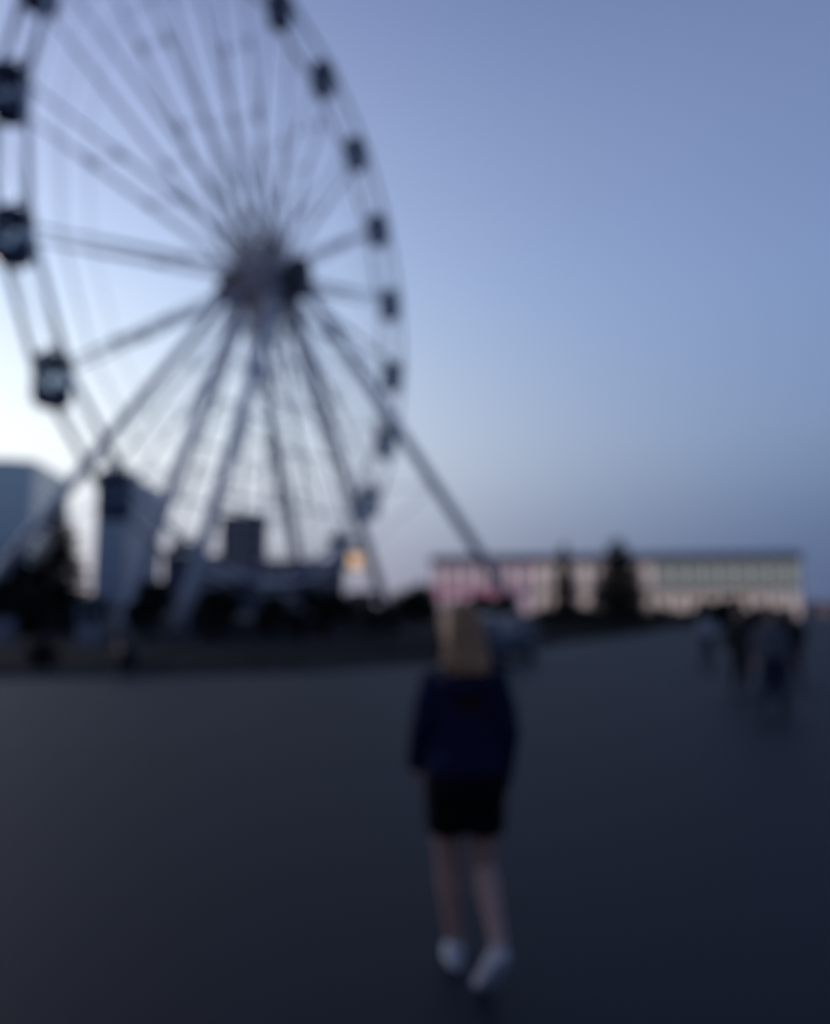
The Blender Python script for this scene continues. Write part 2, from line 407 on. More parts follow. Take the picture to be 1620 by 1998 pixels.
for i in range(6):
    MB().box(-8.9 + i * .29 - .0, -8.9 + i * .29 + .285, -1.2, 1.2, .0, .19 * (i + 1)).build('step', M_DARKC, pf)

# ------------------------------------------------------------------ fence, booth and small things below the wheel
M_IRON = mat('dark_iron', (.03, .03, .034), rough=.55, var=.2)
def fence(name, a, b, label, h=1.25, solid=False, z0=.085):
    a = Vector((*a, 0)); b = Vector((*b, 0)); L = (b - a).length; rz = math.atan2(b.y - a.y, b.x - a.x)
    f = tag(empty(name, (a.x, a.y, z0), rz), label, 'fence', 'fence runs around the wheel')
    n = max(2, round(L / 2.0)); st = L / n
    pm = MB().box(-.04, .04, -.04, .04, 0, h).mesh('post', M_IRON)
    for i in range(n + 1): put('post', pm, f, (i * st, 0, 0))
    for z in (.16, h - .14): MB().box(.04, L - .04, -.018, .018, z - .025, z + .025).build('rail', M_IRON, f)
    if solid:
        pn = MB().box(.05, st - .05, -.012, .012, .20, h - .18).mesh('panel', mat('fence_panel', (.16, .165, .21), rough=.6))
        for i in range(n): put('panel', pn, f, (i * st, .0, 0))
    else:
        bm_ = MB().box(-.011, .011, -.011, .011, .18, h - .16).mesh('bar', M_IRON)
        nb = int(L / .28)
        for i in range(nb):
            x = (i + .5) * L / nb
            if abs((x / st) - round(x / st)) * st > .07: put('bar', bm_, f, (x, 0, 0))
    return f
fence('panel_fence', (-24.5, 37.5), (-17.2, 36.2), 'low fence of blue-grey panels at the left edge below the wheel', 1.35, True)
fence('bar_fence', (-15.6, 35.6), (-5.2, 36.8), 'low metal bar fence in front of the white wheel legs', 1.15)
fence('bar_fence', (-3.6, 38.2), (1.2, 47.5), 'metal bar fence running back right of the wheel legs', 1.15)
# ticket booth
bt = tag(empty('ticket_booth', (gx(182, 38.5), 38.5, .085), R(20)), 'small pale ticket booth with flat roof beside the wheel legs', 'booth')
M_BOOTH = mat('booth_wall', (.30, .31, .36), rough=.6, var=.08)
MB().box(-.55, .55, -.55, .55, 0, .95).build('wall', M_BOOTH, bt)
for sx in (-1, 1):
    for sy in (-1, 1): MB().box(sx * .5 - .05, sx * .5 + .05, sy * .5 - .05, sy * .5 + .05, .952, 1.65).build('corner_post', M_BOOTH, bt)
for k in range(4):
    o = MB().box(-.445, .445, -.012, .012, .955, 1.645).build('window', M_WIN, bt); a = k * math.pi / 2; o.location = (-.5 * math.sin(a), .5 * math.cos(a), 0); o.rotation_euler = (0, 0, a)
MB().box(-.68, .68, -.68, .68, 1.653, 1.78).build('roof', mat('booth_roof', (.22, .23, .27), rough=.6), bt)
MB().box(-.35, .35, -.72, -.56, .90, .945).build('counter', M_FRAME, bt)
# wooden kiosk under the lamp
ks = tag(empty('wooden_kiosk', (gx(706, 48), 48, .085), R(-14)), 'small brown wooden kiosk with pitched roof below the amber lamp', 'kiosk')
M_WOOD = mat('brown_boards', (.15, .10, .075), rough=.8, var=.25, scale=3)
MB().box(-.62, .62, -.6, .6, 0, .12).build('base', M_DARKC, ks)
bd = MB().box(-.095, .095, -.014, .014, 0, 1.9).mesh('board', M_WOOD)
for k in range(6):
    x = -.525 + k * .21
    for y in (-.56, .56): put('board', bd, ks, (x, y, .123))
    for x2 in (-.6, .6): put('board', bd, ks, (x2, x * .98, .123), (0, 0, math.pi / 2))
MB().box(-.36, .36, -.60, -.577, 1.0, 1.65).build('shutter', mat('kiosk_shutter', (.24, .19, .16), rough=.7), ks)
MB().box(-.42, .42, -.78, -.577, .93, .97).build('counter', M_WOOD, ks)
MB().add([(-.8, -.8, 2.03), (.8, -.8, 2.03), (.8, .8, 2.03), (-.8, .8, 2.03), (-.8, 0, 2.6), (.8, 0, 2.6)], [(0, 1, 5, 4), (2, 3, 4, 5), (1, 2, 5), (3, 0, 4), (3, 2, 1, 0)]).build('roof', mat('kiosk_roof', (.09, .06, .05), rough=.8), ks)
# litter bin near the kerb
bn = tag(empty('litter_bin', (gx(258, 21.9), 21.9, .085)), 'black cylindrical litter bin standing at the kerb below the wheel', 'bin')
M_BIN = mat('bin_metal', (.012, .012, .014), rough=.5, var=.2, scale=5)
MB().loft([(0, 0, 0), (0, 0, .06), (0, 0, .07), (0, 0, .72)], [.20, .20, .24, .27], 22).build('body', M_BIN, bn, True)
MB().loft([(0, 0, .72), (0, 0, .77)], [.295, .285], 22).build('rim', M_BIN, bn)
for k in range(4):
    a = k * math.pi / 2 + .6; MB().tube((.24 * math.cos(a), .24 * math.sin(a), .77), (.22 * math.cos(a), .22 * math.sin(a), .90), .018).build('lid_post', M_BIN, bn)
MB().loft([(0, 0, .90), (0, 0, .94), (0, 0, .98)], [.30, .27, .08], 22).build('lid', M_BIN, bn, True)

# ------------------------------------------------------------------ trees and shrubs
def leaf_cloud(blobs, nleaf, size, m, seed, name):
    rr = random.Random(seed); vs = []; fs = []
    vol = [b[1][0] * b[1][1] * b[1][2] for b in blobs]; tv = sum(vol)
    for (c, rad), vl in zip(blobs, vol):
        for i in range(max(12, int(nleaf * vl / tv))):
            d = Vector((rr.gauss(0, 1), rr.gauss(0, 1), rr.gauss(0, 1))).normalized()
            r = rr.random() ** .42
            q = Vector((c[0] + d.x * rad[0] * r, c[1] + d.y * rad[1] * r, c[2] + d.z * rad[2] * r))
            k = .80 + .35 * noise.noise(q * 1.1 + Vector((seed, 0, 0)))
            q = Vector(c) + (q - Vector(c)) * k
            if q.z < .03: q.z = rr.uniform(.03, .25)
            a = Vector((rr.gauss(0, 1), rr.gauss(0, 1), rr.gauss(0, .7))).normalized(); b = a.orthogonal().normalized() * .45
            s = size * rr.uniform(.6, 1.3); o = len(vs)
            vs += [q - a * s, q + b * s, q + a * s, q - b * s]; fs.append((o, o + 1, o + 2, o + 3))
    me = bpy.data.meshes.new(name); me.from_pydata(vs, [], fs); me.materials.append(m); return me
def trunk(tree, h, r, limbs, seed, name='trunk'):
    rr = random.Random(seed); mb = MB()
    mb.loft([(0, 0, 0), (rr.uniform(-.05, .05), rr.uniform(-.05, .05), h * .35), (rr.uniform(-.1, .1), rr.uniform(-.1, .1), h * .7), (0, 0, h)], [r * 1.3, r, r * .7, r * .25], 9)
    for l in limbs: mb.loft([l[0], l[1]], [r * .45, r * .12], 6)
    return mb.build(name, M_BARK, tree, True)
def conifer(x, y, h, wid, label, seed, z0=0, bluff=.75, group='dark conifers'):
    t = tag(empty('conifer_tree', (x, y, z0)), label, 'tree', group); rr = random.Random(seed)
    trunk(t, h * .96, h * .022, [], seed)
    vs = []; fs = []; lim = MB()
    levels = int(h * 3.2)
    for li in range(levels):
        f = li / (levels - 1); z = .25 + (h - .3) * f
        rad = wid / 2 * ((1 - f) ** bluff) * rr.uniform(.78, 1.1) + .05
        nb = max(7, int(22 * (1 - f) + 7))
        for b in range(nb):
            a = rr.uniform(0, 6.283); rl = rad * rr.uniform(.7, 1.1); up = rr.uniform(-.28, .05)
            tip = Vector((math.cos(a) * rl, math.sin(a) * rl, z + up * rl))
            if b < 3 and rl > .5: lim.loft([(0, 0, z), tip * .92 + Vector((0, 0, z)) * .08], [.025, .008], 4)
            base = Vector((0, 0, z)); ns = max(6, int(rl * 11))
            for q in range(ns):
                g_ = (q + rr.random()) / ns
                p = base.lerp(tip, .12 + .88 * g_) + Vector((rr.gauss(0, .06), rr.gauss(0, .06), rr.gauss(0, .05)))
                d = (tip - base).normalized(); side = d.cross(Z) * rr.choice((-1, 1))
                v = (d * rr.uniform(.4, 1) + side * rr.uniform(.2, .9) + Vector((0, 0, rr.uniform(-.6, .15)))).normalized() * rr.uniform(.25, .5)
                wv = v.cross(Vector((rr.gauss(0, 1), rr.gauss(0, 1), rr.gauss(0, 1)))).normalized() * .10
                o = len(vs); vs += [p - wv * .5, p + v * .5 - wv, p + v, p + v * .5 + wv]; fs.append((o, o + 1, o + 2, o + 3))
    me = bpy.data.meshes.new('crown'); me.from_pydata(vs, [], fs); me.materials.append(M_SPRUCE)
    cr = put('crown', me, t); lim.build('branches', M_BARK, cr)
    return t
def shrub(x, y, h, wid, label, seed, z0=.085, name='leafy_tree', cat='tree', group='dark leafy trees behind the wheel', nleaf=7000, size=.12, stem=.25, dep=None):
    t = tag(empty(name, (x, y, z0)), label, cat, group); rr = random.Random(seed)
    blobs = []; limbs = []; dep = dep or wid * .8
    n = 9
    for i in range(n):
        a = rr.uniform(0, 6.283); q = rr.uniform(.1, .62)
        c = (math.cos(a) * wid * .5 * q, math.sin(a) * dep * .5 * q, h * rr.uniform(stem + .08, .74))
        s_ = rr.uniform(.42, .62)
        blobs.append((c, (wid * .5 * s_, dep * .5 * s_, min(h - c[2], h * .34) * rr.uniform(.85, 1.05)))); limbs.append(((0, 0, h * .2), c))
    trunk(t, h * .7, max(.03, h * .02), limbs, seed)
    put('crown', leaf_cloud(blobs, nleaf, size, M_LEAF, seed, 'crown'), t)
    return t
# left of and behind the wheel
conifer(gx(112, 56), 56, gz(985, 56), 6.4, 'tall black pointed conifer in front of the leftmost tower block', 11)
conifer(gx(28, 54), 54, gz(1055, 54), 6.0, 'shorter dark conifer at the left edge of the photo', 12)
shrub(gx(165, 46), 46, 2.5, 3.4, 'low dark bush at the right foot of the pointed conifer', 13)
shrub(gx(292, 40.5), 40.5, 3.5, 2.5, 'dark leafy tree between the two nearest white wheel legs', 14)
shrub(gx(425, 41), 41, 2.9, 2.3, 'low dark tree just right of the nearest wheel legs', 15)
shrub(gx(530, 39.5), 39.5, 2.4, 2.0, 'small round dark tree below the hub of the wheel', 16)
shrub(gx(640, 40), 40, 2.7, 3.0, 'dark tree left of the amber lamp post', 17)
shrub(gx(818, 50), 50, 3.3, 4.4, 'broad black tree right of the wheel and left of the woman', 18)
shrub(gx(955, 52), 52, 2.8, 3.6, 'broad dark tree behind the head of the woman', 19)
shrub(gx(362, 44.5), 44.5, 2.1, 1.9, 'low dark bush between the feet of the two nearest wheel legs', 41)
shrub(gx(585, 42), 42, 1.9, 2.0, 'low bush between the round tree and the tree by the lamp', 42)
shrub(gx(745, 45), 45, 2.0, 2.6, 'low spreading bush between the lamp and the broad black tree', 43)
shrub(gx(60, 47), 47, 2.9, 3.6, 'dark bush in front of the short conifer on the far left', 44)
# right hand side, in front of the long building
conifer(gx(1206, 92), 92, gz(1053, 92), 7.6, 'large dark conifer in front of the long building', 21, bluff=.42)
conifer(gx(1101, 112), 112, gz(1062, 112), 3.6, 'slender conifer left of the large dark conifer', 22, bluff=.5)
shrub(gx(1395, 62), 62, 2.75, 4.4, 'rounded dark shrub behind the walking group of people', 23, name='round_shrub', cat='shrub', group='shrubs by the long building')
shrub(gx(1478, 70), 70, 2.1, 4.4, 'low dark shrub under the right end of the long building', 24, name='round_shrub', cat='shrub', group='shrubs by the long building')
shrub(gx(100, 22.4), 22.4, .82, 1.05, 'small dark clipped bush at the kerb on the far left', 25, name='round_shrub', cat='shrub', group='shrubs at the kerb', nleaf=2600, size=.045, stem=.1)
# long hedge
hd = tag(empty('hedge', (0, 0, .02)), 'long dark clipped hedge in front of the long building', 'hedge')
hp = [Vector((gx(1040, 62), 62, 0)), Vector((gx(1150, 70), 70, 0)), Vector((gx(1290, 76), 76, 0)), Vector((gx(1440, 82), 82, 0)), Vector((gx(1530, 90), 90, 0))]
bl = []; st = MB()
for i in range(len(hp) - 1):
    n = int((hp[i + 1] - hp[i]).length / .9)
    for k in range(n):
        p = hp[i].lerp(hp[i + 1], k / n); hh = 1.0 + .35 * noise.noise(Vector((p.x * .25, p.y * .25, 3)))
        bl.append(((p.x, p.y, hh), (.85, .9, hh * .98))); st.tube((p.x, p.y, 0), (p.x, p.y, .9), .03, n=5)
put('foliage', leaf_cloud(bl, 26000, .11, M_HEDGE, 31, 'foliage'), hd); tag(st.build('stems', M_BARK, hd), kind='stuff')

# ------------------------------------------------------------------ buildings
def facade_windows(b, p0, p1, z0, z1, cols, rows, ww, wh, wm, normal, fm=None, name='window'):
    # windows set into a wall running p0 -> p1; each one is frame, pane and sill in one shared mesh
    d = (p1 - p0); L = d.length; d.normalize(); rz = math.atan2(d.y, d.x)
    fr = MB()
    t = .10
    fr.box(-ww / 2 - t, ww / 2 + t, -.06, .06, -wh / 2 - t, -wh / 2); fr.box(-ww / 2 - t, ww / 2 + t, -.06, .06, wh / 2, wh / 2 + t)
    fr.box(-ww / 2 - t, -ww / 2, -.06, .06, -wh / 2, wh / 2); fr.box(ww / 2, ww / 2 + t, -.06, .06, -wh / 2, wh / 2); fr.box(-.04, .04, -.05, .05, -wh / 2, wh / 2)
    fme = fr.mesh('window', fm or M_FRAME)
    pme = MB().box(-ww / 2, ww / 2, -.015, .015, -wh / 2, wh / 2).mesh('pane', wm)
    for r in range(rows):
        for c in range(cols):
            p = p0 + d * (L * (c + .5) / cols) + normal * .07; z = z0 + (z1 - z0) * (r + .5) / rows
            o = put(name, fme, b, (p.x, p.y, z), (0, 0, rz)); put('pane', pme, o)
def tower(name, corner, e1, l1, e2, l2, h, label, m, floors, c1, c2, cat='building', roofm=None, band=True):
    # box with a corner and two visible walls along unit vectors e1, e2 (both pointing away from the corner)
    b = tag(empty(name, (corner[0], corner[1], 0)), label, cat, 'buildings behind the wheel')
    e1 = Vector((*e1, 0)).normalized(); e2 = Vector((*e2, 0)).normalized()
    q = [Vector((0, 0, 0)), e1 * l1, e1 * l1 + e2 * l2, e2 * l2]
    vs = [p for p in q] + [p + Z * h for p in q]
    MB().add(vs, [(0, 1, 5, 4), (1, 2, 6, 5), (2, 3, 7, 6), (3, 0, 4, 7), (4, 5, 6, 7), (3, 2, 1, 0)]).build('wall', m, b)
    cen = (q[0] + q[2]) / 2
    def grow(p, k): return p + (p - cen).normalized() * k
    rp = [grow(p, .5) for p in q]; vs = [p + Z * (h + .003) for p in rp] + [p + Z * (h + .9) for p in rp]
    rf = MB().add(vs, [(0, 1, 5, 4), (1, 2, 6, 5), (2, 3, 7, 6), (3, 0, 4, 7), (4, 5, 6, 7), (3, 2, 1, 0)]).build('roof', roofm or m, b)
    M4 = Matrix.Translation(cen) @ Matrix.Rotation(math.atan2(e1.y, e1.x), 4, 'Z')
    if floors > 8: MB().box(-l1 * .18, l1 * .12, -l2 * .2, l2 * .12, h + .905, h + 3.2, M4).build('lift_house', m, rf)
    n1 = Vector((e1.y, -e1.x, 0)); n1 = n1 if n1.dot(cen) < 0 else -n1
    n2 = Vector((e2.y, -e2.x, 0)); n2 = n2 if n2.dot(cen) < 0 else -n2
    wm = M_TWIN if floors > 8 else M_WIN
    facade_windows(b, Vector((0, 0, 0)), e1 * l1, 2, h - .6, c1, floors, 1.5, 1.5, wm, n1, fm=m)
    facade_windows(b, Vector((0, 0, 0)), e2 * l2, 2, h - .6, c2, floors, 1.5, 1.5, wm, n2, fm=m)
    return b
M_TA = mat('tower_glass_cladding', (.70, .70, .66), rough=.25, var=.05, scale=.2, metal=.85)
M_TB = mat('tower_slate_cladding', (.40, .39, .41), rough=.25, var=.1, scale=.2, metal=.8)
M_TWIN = mat('tower_window', (.58, .60, .60), rough=.10, var=.05, scale=.2, metal=.85)
M_TC = mat('block_brown', (.30, .24, .24), rough=.8, var=.12, scale=.3)
M_TD = mat('block_grey', (.42, .38, .40), rough=.8, var=.12, scale=.3)
M_TE = mat('block_taupe', (.40, .35, .34), rough=.8, var=.12, scale=.3)
P = (gx(57, 220), 220); e1 = Vector((gx(128, 256) - P[0], 36)); L1 = e1.length
tower('tower_block', P, e1, L1, (-e1.y, e1.x), 26, gz(897, 220) - .9, 'tall blue-grey tower block at the left edge behind the wheel', M_TA, 12, 10, 8)
P = (gx(242, 205), 205); e1 = Vector((gx(312, 232) - P[0], 27)); L1 = e1.length
tower('tower_block', P, e1, L1, (-e1.y, e1.x), 7.5, gz(925, 205) - .9, 'dark slate tower block seen through the lower left of the wheel', M_TB, 10, 8, 3)
tower('apartment_block', (gx(428, 180), 180), (1, .1), gx(512, 180) - gx(428, 180), (-.1, 1), 12, gz(1003, 180) - .9, 'brown apartment block directly behind the nearest wheel legs', M_TC, 6, 4, 4)
tower('apartment_block', (gx(318, 200), 200), (1, .05), gx(424, 200) - gx(318, 200), (-.05, 1), 12, gz(1082, 200) - .9, 'low grey block between the slate tower and the brown block', M_TD, 4, 6, 4)
tower('apartment_block', (gx(520, 150), 150), (1, .04), gx(668, 150) - gx(520, 150), (-.04, 1), 12, gz(1092, 150) - .9, 'low taupe block left of the amber lamp', M_TE, 3, 7, 4)
# far low houses on the right horizon
M_RED = mat('red_roof', (.30, .13, .12), rough=.8, var=.15, scale=.5)
M_HW = mat('house_wall', (.33, .25, .24), rough=.8, var=.1, scale=.4)
for px, dpt, wd, lab in ((1592, 240, 12, 'low house with faded red roof right of the long building'), (1650, 225, 9, 'small far house with red roof cut by the right edge')):
    h = tag(empty('far_house', (gx(px, dpt), dpt, 0), R(4)), lab, 'house', 'low houses on the right')
    MB().box(-wd / 2, wd / 2, 0, 8, 0, 2.3).build('wall', M_HW, h)
    MB().add([(-wd / 2 - .4, -.5, 2.3), (wd / 2 + .4, -.5, 2.3), (wd / 2 + .4, 8.5, 2.3), (-wd / 2 - .4, 8.5, 2.3), (-wd / 2 + 1, 4, 4.0), (wd / 2 - 1, 4, 4.0)],
             [(0, 1, 5, 4), (1, 2, 5), (2, 3, 4, 5), (3, 0, 4), (3, 2, 1, 0)]).build('roof', M_RED, h)
    facade_windows(h, Vector((-wd / 2, 0, 0)), Vector((wd / 2, 0, 0)), .5, 2.1, 4, 1, 1.1, 1.0, M_WIN, Vector((0, -1, 0)))

# long two storey building with a lit shopfront on the right
LB0 = Vector((gx(842, 156), 156, 0)); LB1 = Vector((gx(1562, 143), 143, 0))
d_ = (LB1 - LB0); LL = d_.length
lb = tag(empty('long_building', LB0, math.atan2(d_.y, d_.x)), 'long low flat-roofed building with pinkish lit front on the right', 'building')
M_PINKGLOW = mat('pink_glow_tinted_plaster', (.78, .50, .58), rough=.75, var=.1, scale=.4)  # pink glow of the signs put into the wall colour
M_PALEGLOW = mat('pale_glow_tinted_plaster', (.78, .64, .68), rough=.75, var=.1, scale=.4)  # same sign glow, weaker, coloured into the middle wall
M_CREAM = mat('cream_plaster', (.80, .76, .62), rough=.75, var=.1, scale=.4)
M_FASC = mat('grey_fascia', (.34, .31, .34), rough=.7, var=.1, scale=.4)
M_LIT = mat('lit_shop_glass', (.3, .25, .25), rough=.2, emit=(1.0, .80, .74), estr=.40)
M_LITP = mat('lit_pink_glass', (.3, .18, .22), rough=.2, emit=(.90, .66, .74), estr=.38)
M_MAG = mat('magenta_sign', (.45, .10, .22), rough=.5, emit=(.9, .18, .40), estr=.30)
M_FILLGLOW = mat('added_fill_glow', (.25, .26, .22), rough=.2, emit=(.80, .80, .70), estr=.24)  # glow added to brighten the upper right wall, not known window light
HB = 11.6
secs = [(0, .30, M_PINKGLOW), (.30, .62, M_PALEGLOW), (.62, 1.0, M_CREAM)]
for a, b, m in secs: MB().box(a * LL, b * LL - .003, 0, 16, 0, HB - 1.2).build('wall', m, lb)
MB().box(-.4, LL + .4, -.5, 16.4, HB - 1.197, HB - .15).build('roof_fascia', M_FASC, lb)
MB().box(.2, LL - .2, .2, 15.8, HB - .147, HB + .1).build('roof', M_FASC, lb)
NB = 24; bw = LL / NB
pil = MB().box(-.15, .15, -.30, -.003, 0, HB - 1.2).mesh('pilaster', M_CREAM)
for i in range(1, NB): put('pilaster', pil, lb, (i * bw, 0, 0))
def bay(w_, z0, z1, wm):
    f = MB(); t = .12
    f.box(-w_ / 2, w_ / 2, -.10, -.01, z0 - t, z0); f.box(-w_ / 2, w_ / 2, -.10, -.01, z1, z1 + t)
    for x in (-w_ / 2, -.06, w_ / 2 - .12): f.box(x, x + .12, -.10, -.01, z0 + .001, z1 - .001)
    return f.mesh('window', M_FRAME), MB().box(-w_ / 2 + .1, w_ / 2 - .1, -.05, -.02, z0, z1).mesh('pane', wm)
up = {0: bay(bw - .6, 5.5, 9.9, M_LITP), 1: bay(bw - .6, 5.5, 9.9, M_LIT), 2: bay(bw - .6, 5.5, 9.9, M_FILLGLOW)}
dn_ = {0: bay(bw - .6, .4, 4.4, M_LITP), 1: bay(bw - .6, .4, 4.7, M_LIT), 2: bay(bw - .6, .4, 4.7, M_LIT)}
for i in range(NB):
    f = (i + .5) / NB; k = 0 if f < .30 else (1 if f < .62 else 2)
    for S in (up, dn_):
        o = put('window', S[k][0], lb, ((i + .5) * bw, 0, 0)); put('pane', S[k][1], o)
    if i in (0, 1, 2, 3, 4, 5): MB().box((i + .12) * bw, (i + .88) * bw, -.30, -.005, 4.55 + (i % 2) * .2, 5.35).build('sign_panel', M_MAG, lb)
MB().box(LL * .30, LL * .9, -1.6, -.36, 4.95, 5.15).build('canopy', M_FASC, lb)

# amber lamp on a post
lamp = tag(empty('street_lamp', (gx(706, 54), 54, .085)), 'street lamp with glowing amber lantern behind the wheel', 'street lamp')
M_POST = mat('lamp_post', (.09, .06, .045), rough=.6)
LZ = gz(1095, 54) - .085
MB().loft([(0, 0, 0), (0, 0, .35), (0, 0, .4), (0, 0, LZ - .75), (-.2, 0, LZ - .5)], [.18, .16, .09, .065, .07], 12).build('post', M_POST, lamp, True)
MB().loft([(-.42, 0, LZ - .55), (-.42, 0, LZ - .48)], [.30, .34], 6).build('base_plate', M_POST, lamp)
MB().tube((-.2, 0, LZ - .52), (-.42, 0, LZ - .52), .05).build('bracket', M_POST, lamp)
MB().loft([(-.42, 0, LZ - .477), (-.42, 0, LZ + .40)], [.33, .46], 6).build('lantern_glass', mat('amber_glow', (.6, .35, .18), rough=.3, emit=(1.0, .60, .30), estr=.75), lamp)
MB().loft([(-.42, 0, LZ + .403), (-.42, 0, LZ + .46), (-.42, 0, LZ + .72)], [.56, .54, .06], 6).build('cap', M_POST, lamp)

# ------------------------------------------------------------------ parked car, mostly hidden by the woman
car = tag(empty('parked_car', (2.40, 26.4, .004), R(-30)), 'dark blue hatchback parked along the kerb behind the woman', 'car')
M_CAR = mat('car_paint', (.010, .014, .040), rough=.4, var=.1, coat=.3)
M_TYRE = mat('tyre', (.012, .012, .012), rough=.85); M_RIMM = mat('wheel_rim', (.25, .25, .27), rough=.35, metal=.8)
M_TAIL = mat('tail_lamp', (.16, .012, .015), rough=.25); M_PLATE = mat('number_plate', (.35, .35, .35), rough=.5)
prof = [(-2.0, .32, .80), (-1.98, .55, .84), (-1.90, .88, .85), (-1.15, .98, .86), (-.45, 1.02, .86), (.0, 1.0, .87)]
def carshell():
    mb = MB(); k = 0; sec = []
    # cross sections along the length (y = forward): half width and a list of outline points
    def S(y, zb, zs, zt, wb, wt):  # sill, shoulder, roof heights; half widths
        return [Vector((-wb, y, zb)), Vector((-wb - .03, y, (zb + zs) / 2)), Vector((-wb, y, zs)), Vector((-wt, y, zt - .05)), Vector((-wt * .8, y, zt)), Vector((wt * .8, y, zt)), Vector((wt, y, zt - .05)), Vector((wb, y, zs)), Vector((wb + .03, y, (zb + zs) / 2)), Vector((wb, y, zb))]
    secs = [S(-2.02, .36, .62, .80, .70, .66), S(-1.97, .26, .86, .98, .80, .72), S(-1.80, .22, .92, 1.28, .84, .64), S(-1.35, .20, .94, 1.45, .86, .62), S(-.5, .20, .94, 1.49, .87, .63), S(.25, .20, .94, 1.42, .87, .62),
            S(.95, .20, .92, 1.02, .86, .70), S(1.6, .22, .84, .93, .84, .70), S(1.95, .28, .70, .80, .76, .64), S(2.05, .36, .56, .66, .62, .56)]
    vs = []; fs = []; n = 10
    for q in secs: vs += q
    for i in range(len(secs) - 1):
        for j in range(n): fs.append((i * n + j, (i + 1) * n + j, (i + 1) * n + (j + 1) % n, i * n + (j + 1) % n))
    fs.append(tuple(range(n))); fs.append(tuple(reversed([(len(secs) - 1) * n + j for j in range(n)])))
    mb.add(vs, fs); return mb
body = put('body', bake(carshell().mesh('body', M_CAR), [('BEVEL', dict(width=.04, segments=2)), ('SUBSURF', dict(levels=1, render_levels=1))]), car)
for p in body.data.polygons: p.use_smooth = True
MB().add([(-.55, -1.93, 1.02), (.55, -1.93, 1.02), (.50, -1.68, 1.36), (-.50, -1.68, 1.36), (-.55, -1.90, 1.02), (.55, -1.90, 1.02), (.50, -1.65, 1.36), (-.50, -1.65, 1.36)],
         [(0, 1, 2, 3), (7, 6, 5, 4), (0, 4, 5, 1), (1, 5, 6, 2), (2, 6, 7, 3), (3, 7, 4, 0)]).build('rear_window', M_WIN, car)
for sx in (-1, 1):
    MB().add([(sx * .868, -1.25, .97), (sx * .875, .55, .97), (sx * .66, .20, 1.38), (sx * .665, -1.1, 1.40), (sx * .84, -1.25, .97), (sx * .84, .55, .97), (sx * .64, .20, 1.36), (sx * .64, -1.1, 1.38)],
             [(0, 1, 2, 3), (7, 6, 5, 4), (0, 4, 5, 1), (1, 5, 6, 2), (2, 6, 7, 3), (3, 7, 4, 0)]).build('side_window', M_WIN, car)
    MB().box(sx * .70 - .11, sx * .70 + .11, -2.03, -1.93, .66, .92).build('tail_light', M_TAIL, car)
    MB().box(sx * .95 - .09, sx * .95 + .09, .42, .52, .95, 1.08).build('mirror', M_CAR, car)
    for y in (-1.25, 1.28):
        wlq = MB().loft([(sx * .68, y, .31), (sx * .70, y, .31), (sx * .86, y, .31), (sx * .885, y, .31)], [.27, .31, .31, .27], 24).build('wheel', M_TYRE, car, True)
        MB().loft([(sx * .887, y, .31), (sx * .90, y, .31)], [.20, .18], 16).build('rim', M_RIMM, wlq)
MB().box(-.26, .26, -2.05, -2.02, .52, .63).build('number_plate', M_PLATE, car)
MB().box(-.80, .80, -2.06, -1.9, .30, .46).build('bumper', M_TYRE, car)

